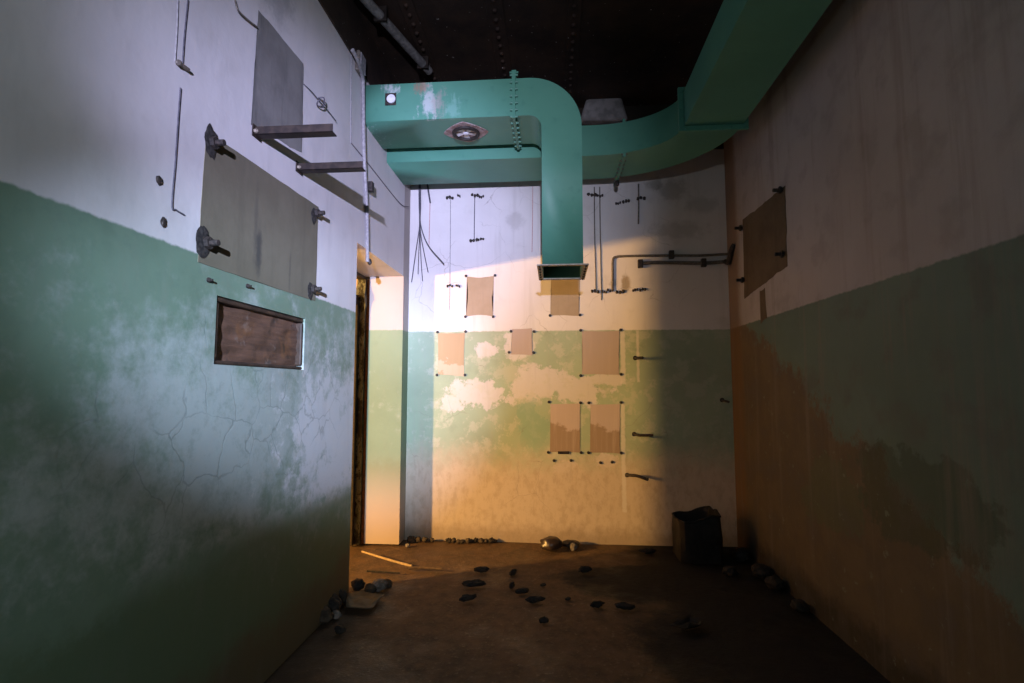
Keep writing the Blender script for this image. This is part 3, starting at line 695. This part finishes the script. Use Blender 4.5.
# loose cable ends hanging from behind the rear duct
yy = .03
HG = 'loose cables hanging in the back left corner'
top = BK(419.5, 186, yy)
wire([top + Vector((-.008, 0, .1)), BK(419, 205, yy), BK(419.5, 225, yy), BK(416, 250, yy), BK(411.5, 282, yy)], .006, 'hanging cable that bends left towards the doorway corner', 'rubber', group=HG)
wire([top + Vector((.008, -.01, .1)), BK(420.5, 205, yy), BK(420.5, 224, yy), BK(428, 245, yy + .02), BK(444, 264, yy + .05)], .008, 'thick hanging cable that bends far to the right', 'rubber', group=HG)
wire([top + Vector((.003, -.015, .1)), BK(420, 205, yy), BK(420.3, 230, yy), BK(423.5, 250, yy + .02), BK(428, 272, yy + .03)], .0065, 'hanging cable that bends slightly right beside the middle one', 'rubber', group=HG)
wire([top + Vector((0, .01, .1)), BK(419.8, 205, yy), BK(420, 235, yy), BK(421, 260, yy), BK(422.5, 281, yy)], .0055, 'longest hanging cable of the bundle, dropping almost straight', 'rubber', group=HG)
wire([top + Vector((-.004, .0, .1)), BK(419.3, 205, yy), BK(419.4, 235, yy), BK(418.6, 255, yy), BK(418, 274, yy)], .005, 'thin hanging cable in the middle of the bundle', 'rubber', group=HG)
wire([BK(427, 183, .001), BK(428.5, 192, .012), BK(430.3, 203, .012)], .012, 'frayed thick cable stub right of the hanging bundle', 'rubber')
wire([BK(430, 203, .012), BK(429.6, 220, .006), BK(429, 245, .001)], .004, 'thin reddish wire under the frayed cable stub', 'redwire')
# left wall wiring
ct = thing('conduit', 'grey vertical conduit on the left wall above the doorway with a black clip', 'conduit', LF(366, 270, .02))
obj('pipe_barrel', TB(curve([LF(352.5, 50, .05), LF(358, 61, .052), LF(362.6, 78, .02), LF(363.2, 95, .015), LF(364, 150, .015), LF(367, 215, .012), LF(367.5, 262, .012)], 8), .013, 10), 'greywire', ct, smooth=True)
p = LF(366.5, 187); obj('pipe_clamp', BX(((XL, p.y - .022, p.z - .035), (XL + .05, p.y + .022, p.z + .035))), 'iron', ct, bevel=.004)
p = LF(367.5, 262); obj('end_knot', rock(bmesh.new(), (XL + .016, p.y, p.z), .016, .018, .025, 5, 0, 2, .3), 'iron', ct)
ct = thing('junction_box', 'small crusty junction box where the left wall meets the ceiling beam by the duct', 'junction box', LF(358, 60))
p = LF(358, 62); obj('box_body', BX(((XL, p.y - .06, p.z - .09), (XL + .035, p.y + .05, p.z + .05))), 'dkpipe', ct, bevel=.008)
obj('box_lid', BX(((XL + .035, p.y - .05, p.z - .08), (XL + .042, p.y + .04, p.z + .04))), 'greywire', ct, bevel=.003)
wire([LF(351, 143, .001), LF(370, 166, .003), LF(392, 194, .003), LF(402, 205, .01), LF(409, 207, .02)], .006, 'thin dark cable along the left wall from the conduit to the back corner', 'rubber')
wire([LF(351.3, 55, .001), LF(351, 100, .001), LF(351, 143, .001)], .006, 'thin vertical cable just left of the grey conduit', 'greywire')
wire([LF(178, 0, .001), LF(177, 30, .001), LF(175, 62, .001)], .004, 'left one of two thin parallel wires high on the left wall', 'greywire')
wire([LF(188, 0, .001), LF(184.5, 35, .001), LF(182.5, 64, .001)], .005, 'right one of two thin parallel wires high on the left wall', 'rubber')
p = [LF(176, 63), LF(186, 70)]; tag(obj('wire_clip', rock(TB([p[0] + Vector((.01, 0, 0)), p[1] + Vector((.01, 0, 0))], .007, 8), (XL + .01, p[0].y, p[0].z), .01, .012, .012, 2), 'dkpipe'), 'rusty clip holding the two parallel wires on the left wall', 'clip')
wire([LF(180.5, 88, .001), LF(178.5, 115, .001), LF(175.5, 160, .001), LF(172, 205, .001), LF(176, 210, .001), LF(184, 215, .001)], .0055, 'thin wire with hooked lower end running down the white part of the left wall', 'rubber')
wire([LF(303.5, 84, .001), LF(312, 92, .01), LF(321, 103, .012), LF(329, 112, .012), LF(336, 121, .012)], .004, 'thin twisted wire end right of the upper cement patch', 'rubber')
tag(obj('wire_knot', TB(curve([LF(318, 98, .001), LF(324, 98, .03), LF(323, 107, .02), LF(317, 105, .012), LF(320, 100, .035), LF(326, 106, .02)], 6), .004, 6), 'rubber', smooth=True), 'small knot of wire right of the upper cement patch', 'wire knot')
wire([LF(235, 0, .001), LF(238, 10, .012), LF(248, 20, .01), LF(257, 27, .008)], .006, 'torn cable end at the top left of the upper cement patch', 'dkpipe')
for px, py, lab in ((158, 180, 'dark plugged hole in the white part of the left wall above the paint line'), (162.5, 222, 'smaller dark plug close to the paint line on the left wall')):
    p = LF(px, py); bm = bmesh.new(); rock(bm, (XL + .003, p.y, p.z), .006, .012, .017, px, 0, 2, .3); tag(obj('wall_plug', bm, 'iron'), lab, 'plug')
for px, py, lab in ((208, 280, 'tiny dark nail just below the big cement rectangle near its near corner'), (247, 286, 'rusty nail under the bottom edge of the big cement rectangle')):
    stud(LF(px, py), NL, lab, None, .01, .02)
# right wall
patch('bare_plaster_patch', Q(RT, (743, 220), (785.5, 185.5), (787.5, 266), (744.5, 299)), NR, 'cement_dark', 'dark brown bare patch with four bolts on the right wall', None, .004, .012)
for px, py, wh in ((782, 190, 'upper near'), (784, 254, 'lower near'), (742, 228, 'upper far'), (744, 280, 'lower far')):
    p = RT(px, py, .004); t = thing('wall_bolt', 'black bolt at the %s corner of the dark brown patch on the right wall' % wh, 'bolt', p, 'bolts of the dark brown patch')
    obj('shank', TB([p, p + Vector((-.06, 0, 0))], .012, 10), 'iron', t, smooth=True)
    obj('nut', TB([p + Vector((-.006, 0, 0)), p + Vector((-.022, 0, 0))], .024, 6), 'iron', t)
patch('drip_patch', Q(RT, (760, 291), (765, 288), (767, 318), (761, 324)), NR, 'cement_dark', 'narrow brown drip mark hanging below the dark brown patch on the right wall', None, .008, .004)

# ---------------------------------------------------------------- doorway frame
dr = bpy.data.objects.new('door_1', None); COL.objects.link(dr); dr.location = (XO, DOOR[1], 0); struct(dr)
xa, xb, xc = XO - .02, XO + .055, XO + .075
zt = DOOR[3] - .03
bm = bmesh.new(); n = 60; rows = []
for i in range(n + 1):
    z = zt * i / n; wob = .010 * mnoise.noise(Vector((0, 0, z * 6))) + .006 * mnoise.noise(Vector((3, 0, z * 23)))
    fat = .03 * max(0, 1 - abs(z - (zt - .17)) / .12)
    rows.append([bm.verts.new((x, y, z)) for x, y in ((xa, 4.566), (xa - fat, 4.54 + wob - fat), (xb + wob * .6, 4.54 + wob - fat), (xb + wob + .3 * fat, 4.566))])
for A, B in zip(rows, rows[1:]):
    for k in range(4): bm.faces.new((A[k], A[(k + 1) % 4], B[(k + 1) % 4], B[k]))
bm.faces.new(rows[0]); bm.faces.new(rows[-1])
obj('door_post', bm, 'doorpaint', dr, smooth=True)
obj('post_edge', BX(((xb + .004, 4.56, 0), (xc + .008, 4.568, zt))), 'doorrust', dr, bevel=.006)
obj('rebate_strip', BX(((xa - .13, 4.495, 0), (xa + .026, 4.538, zt - .2))), 'doordark', dr, bevel=.006)
obj('head_rail', BX(((xa, DOOR[0] + .002, zt), (xb, DOOR[1] - .002, DOOR[3] - .004))), 'doordark', dr, bevel=.006)
obj('hinge', rock(bmesh.new(), (xa - .02, 4.49, zt - .19), .06, .03, .05, 2, 0, 2, .3), 'doordark', dr)

# ---------------------------------------------------------------- things on the floor
def scrap(px, py, wpx, ang, label, thick=.018, mat='char', seed=0, asp=.2):
    p = FL(px, py); L = wpx / F * p.y * .5
    bm = bmesh.new(); rock(bm, (p.x, p.y, 0), L, L * asp + .008, thick, seed, math.radians(ang), 3, .3)
    for v in bm.verts: v.co += Vector((.006, .006, .004)) * mnoise.noise(v.co * 40)
    return tag(obj('charred_scrap', rest(bm, -.004), mat), label, 'wood scrap', 'charred wood scraps on the floor')
for i, a in enumerate(((482, 572, 15, 0, 'thin charred scrap nearest the tip of the stick on the floor'), (474, 586, 22, 8, 'longest charred scrap, second from the back in the left row on the floor'),
  (468, 600, 18, 28, 'charred scrap lying at a slant, front of the left row on the floor'), (513, 574.5, 11, 60, 'small slanting charred scrap at the back of the middle row'),
  (512, 588, 10, 70, 'charred scrap standing out at the left end of the middle pair'), (522, 593.5, 14, 25, 'charred scrap at the right end of the middle pair'),
  (535, 602.5, 18, 12, 'charred scrap right of the middle pair, closest to the viewer there'), (568, 600, 5, 0, 'tiny charred crumb alone right of the middle scraps'),
  (543, 586, 6, 20, 'tiny charred chip behind the middle scraps'), (544, 623, 9, 0, 'small dark scrap closest to the viewer in the middle of the floor'),
  (597, 607, 14, 25, 'charred scrap at the left rim of the black spill'), (625, 609, 20, 0, 'thick charred scrap in front of the black spill'),
  (585, 572, 14, 15, 'thin charred splinter at the back rim of the black spill'), (648, 553, 16, 5, 'dark scrap on the floor left of the black bin'))):
    scrap(*a, seed=i, thick=.02 if a[2] > 8 else .01)
a, b, c = FL(362, 556), FL(388, 563), FL(412, 568.5)
pts = curve([a + Vector((0, 0, .035)), b + Vector((0, 0, .026)), c + Vector((0, 0, .016))], 10)
tag(obj('wooden_stick', TB(pts, .008, 8, .010), 'stick', smooth=True), 'long pale peeled stick lying on the floor in front of the doorway', 'stick')
pts = curve([FL(409, 568.5) + Vector((0, -.03, .013)), FL(425, 570) + Vector((0, 0, .016)), FL(443, 571) + Vector((0, 0, .014))], 8)
tag(obj('wooden_stick', TB(pts, .012, 8, .008), 'darkstick', smooth=True), 'short dark stick continuing the pale stick on the floor', 'stick')
pts = curve([FL(367, 572) + Vector((0, 0, .007)), FL(380, 573) + Vector((0, 0, .008)), FL(400, 574) + Vector((0, 0, .007))], 8)
tag(obj('twig', TB(pts, .008, 6, .005), 'char', smooth=True), 'thin black twig on the floor in front of the pale stick', 'twig')
# lump and its small neighbour at the foot of the back wall
def lump(px, py, sx, sy, sz, label, mat, name='rubble_stone', cat='rubble', group=None, seed=0, amp=.35, rz=0):
    p = FL(px, py); bm = rock(bmesh.new(), (p.x, p.y, 0), sx, sy, sz, seed, rz, 3, amp)
    return tag(obj(name, rest(bm, -.012), mat, smooth=True), label, cat, group)
lump(551, 549, .095, .075, .055, 'round dark lump at the foot of the back wall below the tall patches', 'clinker', 'clinker_lump', 'lump', None, 3, .2)
lump(571, 546.5, .07, .05, .035, 'flat dark lump touching the right side of the round lump', 'clinker', 'clinker_lump', 'lump', None, 5, .3)
lump(573.5, 549.5, .03, .025, .03, 'small knob right of the two dark lumps by the back wall', 'palestone', 'clinker_lump', 'lump', None, 6, .3)
ordn = ['first', 'second', 'third', 'fourth', 'fifth', 'sixth', 'seventh', 'eighth', 'ninth', 'tenth', 'eleventh', 'twelfth']
for i in range(11):
    px = 449 + i * 4.6 + random.uniform(-1, 1)
    lump(px, 541.5 + random.uniform(-.6, .6), random.uniform(.018, .03), .022, random.uniform(.014, .026), '%s little dark stone from the left in the row along the back wall' % ordn[i], 'stone' if i % 3 else 'char', group='stones along the back wall', seed=i)
for i, (px, py, s, lab) in enumerate(((411, 541.5, .035, 'dark stone wedged in the back left corner'), (418, 541, .03, 'second dark stone in the back left corner'), (425, 541.5, .028, 'small stone right of the corner stones'), (432, 541, .022, 'pebble between corner stones and the stone row'), (407.5, 546, .02, 'pale pebble by the far door jamb'))):
    lump(px, py, s, s * .8, s * .8, lab, 'palestone' if 'pale ' in lab else 'stone', group='stones in the back left corner', seed=20 + i)
for i, (px, py, s, m, lab) in enumerate(((379, 590, .05, 'palestone', 'pale broken plaster lump behind the torn sheet'), (387, 586, .035, 'stone', 'brown stone right of the pale plaster lump'), (370, 592, .04, 'stone', 'brown stone left of the pale plaster lump'), (352, 589, .045, 'char', 'black stone near the doorway corner of the left wall'),
   (331, 604, .06, 'char', 'black rubble lump at the foot of the left wall near the doorway'), (324, 613, .07, 'char', 'biggest black rubble lump against the left wall'), (317, 622, .055, 'stone', 'rubble lump at the foot of the left wall closest to the viewer'), (336, 617, .03, 'palestone', 'grey stone beside the black rubble at the left wall'), (340, 632, .03, 'char', 'small black stone on the floor in front of the left wall rubble'))):
    p = FL(px, py); px_ = px if p.x > XL + s else px + 6
    lump(px_, py, s, s * .8, s * .8, lab, m, group='rubble by the left wall', seed=40 + i)
def sheet(pts, label, mat, name, edge=.012, seed=0):
    """a buckled torn sheet lying on the floor"""
    P = [FL(*p) for p in pts]; cen = sum(P, Vector()) / len(P); bm = bmesh.new()
    out = []
    for i in range(len(P)):
        a, b = P[i], P[(i + 1) % len(P)]
        for k in range(6):
            q = a.lerp(b, k / 6); q = q + (cen - q) * .06 * mnoise.noise(q * 14); out.append(q)
    rings = []
    for s in (1, .66, .33):
        rings.append([bm.verts.new(cen + (q - cen) * s + Vector((0, 0, .004 + (.028 * abs(mnoise.noise((cen + (q - cen) * s) * 5 + Vector((seed, 0, 0)))) + edge * (s == 1) * (1 + mnoise.noise(q * 9)))))) for q in out])
    n = len(out); cv = bm.verts.new(cen + Vector((0, 0, .02)))
    for A, B in zip(rings, rings[1:]):
        for k in range(n): bm.faces.new((A[k], A[(k + 1) % n], B[(k + 1) % n], B[k]))
    for k in range(n): bm.faces.new((rings[-1][k], rings[-1][(k + 1) % n], cv))
    o = obj(name, bm, mat, smooth=True); m = o.modifiers.new('t', 'SOLIDIFY'); m.thickness = .003
    return tag(o, label, 'sheet')
sheet([(345, 598), (362, 594), (384, 599), (371, 612), (346, 611)], 'torn grimy sheet lying on the floor beside the left wall', 'tin', 'torn_sheet', .014)
sheet([(669, 628), (690, 620), (703, 624), (701, 629), (684, 633)], 'black crumpled sheet on the floor in front of the black bin', 'soot', 'torn_sheet', .016, 3)
# battered black bin in the right corner
a, b = FL(677, 557), FL(721, 557)
yc = 4.42
xl, xr = U(681, 530, 1, yc - .17).x, U(726, 540, 1, yc - .17).x
zt = U(690, 512, 1, yc - .17).z - .085
bn = thing('metal_bin', 'battered soot-black square bin standing in the back right corner', 'bin', ((xl + xr) / 2, yc, 0))
bm = bmesh.new(); NZ, rows = 14, []
cxm = (xl + xr) / 2
for i in range(NZ + 1):
    t = i / NZ; z = zt * t; row = []
    hw = (xr - xl) / 2 * (1.02 - .10 * t); hd = .17
    for k in range(32):
        a_ = 2 * math.pi * (k + .5) / 32; c_, s_ = math.cos(a_), math.sin(a_); e = (abs(c_) ** 7 + abs(s_) ** 7) ** (-1 / 7)
        q = Vector((cxm - .012 * t + hw * c_ * e, yc + hd * s_ * e, z))
        d = .016 * mnoise.noise(q * 6) + .007 * mnoise.noise(q * 17)
        q.x += d * c_; q.y += d * s_
        if i == NZ: q.z += .02 * mnoise.noise(q * 11) + .055 * min(1, max(0, (q.x - cxm + .05) / .1))
        elif i > NZ - 4: q.z += (.055 * min(1, max(0, (q.x - cxm + .05) / .1))) * (i - NZ + 4) / 4
        row.append(bm.verts.new(q))
    rows.append(row)
for A, B in zip(rows, rows[1:]):
    for k in range(32): bm.faces.new((A[k], A[(k + 1) % 32], B[(k + 1) % 32], B[k]))
bm.faces.new(rows[0])
bo = obj('bin_body', bm, 'soot', bn, smooth=True); m = bo.modifiers.new('t', 'SOLIDIFY'); m.thickness = .006
co = [v.co for v in bo.data.vertices][-32:]
tube_pts = [c + bo.location + bn.location for c in co]; tube_pts.append(tube_pts[0])
obj('rolled_rim', TB(tube_pts, .009, 6), 'soot', bn, smooth=True)
bm = bmesh.new(); rock(bm, (cxm, yc, zt * .62), (xr - xl) * .4, .13, .06, 9, 0, 3, .3); obj('ash_fill', bm, 'char', bn)
# heap in the angle of floor and right wall
for i, (px, py, s, lab) in enumerate(((742, 560, .07, 'black rubble lump right of the black bin'), (762, 577, .07, 'black rubble lump against the right wall, second from the bin'), (775, 588, .06, 'black rubble lump against the right wall, third from the bin'), (800, 610, .05, 'black rubble lump against the right wall, farthest from the bin'), (730, 575, .05, 'low black lump on the floor in front of the bin'))):
    p = FL(px, py)
    bm = rock(bmesh.new(), (min(p.x, XR - s * 1.15), p.y, 0), s, s, s * .7, 60 + i, 0, 3, .3)
    tag(obj('rubble_stone', rest(bm, -.012), 'char', smooth=True), lab, 'rubble', 'black rubble by the right wall')

# ---------------------------------------------------------------- light
def lamp(name, kind, loc, energy, color, size, target=None, spot=None, blend=1.0):
    d = bpy.data.lights.new(name, kind); d.energy = energy; d.color = color; d.shadow_soft_size = size
    o = bpy.data.objects.new(name, d); COL.objects.link(o); o.location = loc
    if target is not None: o.rotation_euler = (Vector(target) - Vector(loc)).to_track_quat('-Z', 'Y').to_euler()
    if spot: d.spot_size = math.radians(spot); d.spot_blend = blend
    return o
TORCH = (.1, -1.8, 2.0)
lamp('torch', 'SPOT', TORCH, 820, (.74, .75, 1.0), .02, BK(448, 220), 36.5, 1.0)
lamp('torch_middle', 'SPOT', TORCH, 2000, (.56, .56, 1.0), .02, BK(405, 245), 26, 1.0)
lamp('torch_core', 'SPOT', TORCH, 2900, (.58, .70, 1.0), .02, LF(352, 375), 23, 1.0)
lamp('fill_left', 'SPOT', TORCH, 150, (.74, .85, 1.0), .02, LF(215, 400), 60, 1.0)  # added fill cone, no source of its own: lifts the near left wall
lamp('fill_wide', 'SPOT', TORCH, 46, (.78, .95, 1.0), .02, (0, 5, 1.8), 150, .8)  # added wide neutral fill, lifts the dim right wall
lamp('lamp_next_room', 'POINT', (-5.35, 1.60, 1.67), 2500, (1.0, .53, .14), .10)
wd = bpy.data.worlds.new('world'); S.world = wd; wd.use_nodes = True
wd.node_tree.nodes['Background'].inputs[0].default_value = (.5, .5, .55, 1); wd.node_tree.nodes['Background'].inputs[1].default_value = .004

cam = bpy.data.cameras.new('camera'); cam.sensor_width = 36; cam.lens = F / 1024 * 36; cam.clip_start = .05
co = bpy.data.objects.new('camera', cam); COL.objects.link(co)
co.location = (0, 0, H); co.rotation_euler = (math.pi / 2 + TH, 0, PS); S.camera = co
S.view_settings.view_transform = 'Standard'; S.view_settings.look = 'None'; S.view_settings.exposure = 0; S.view_settings.gamma = 1
S.view_settings.use_curve_mapping = False
S.cycles.use_denoising = True
S.cycles.max_bounces = 6
S.cycles.sample_clamp_indirect = 4
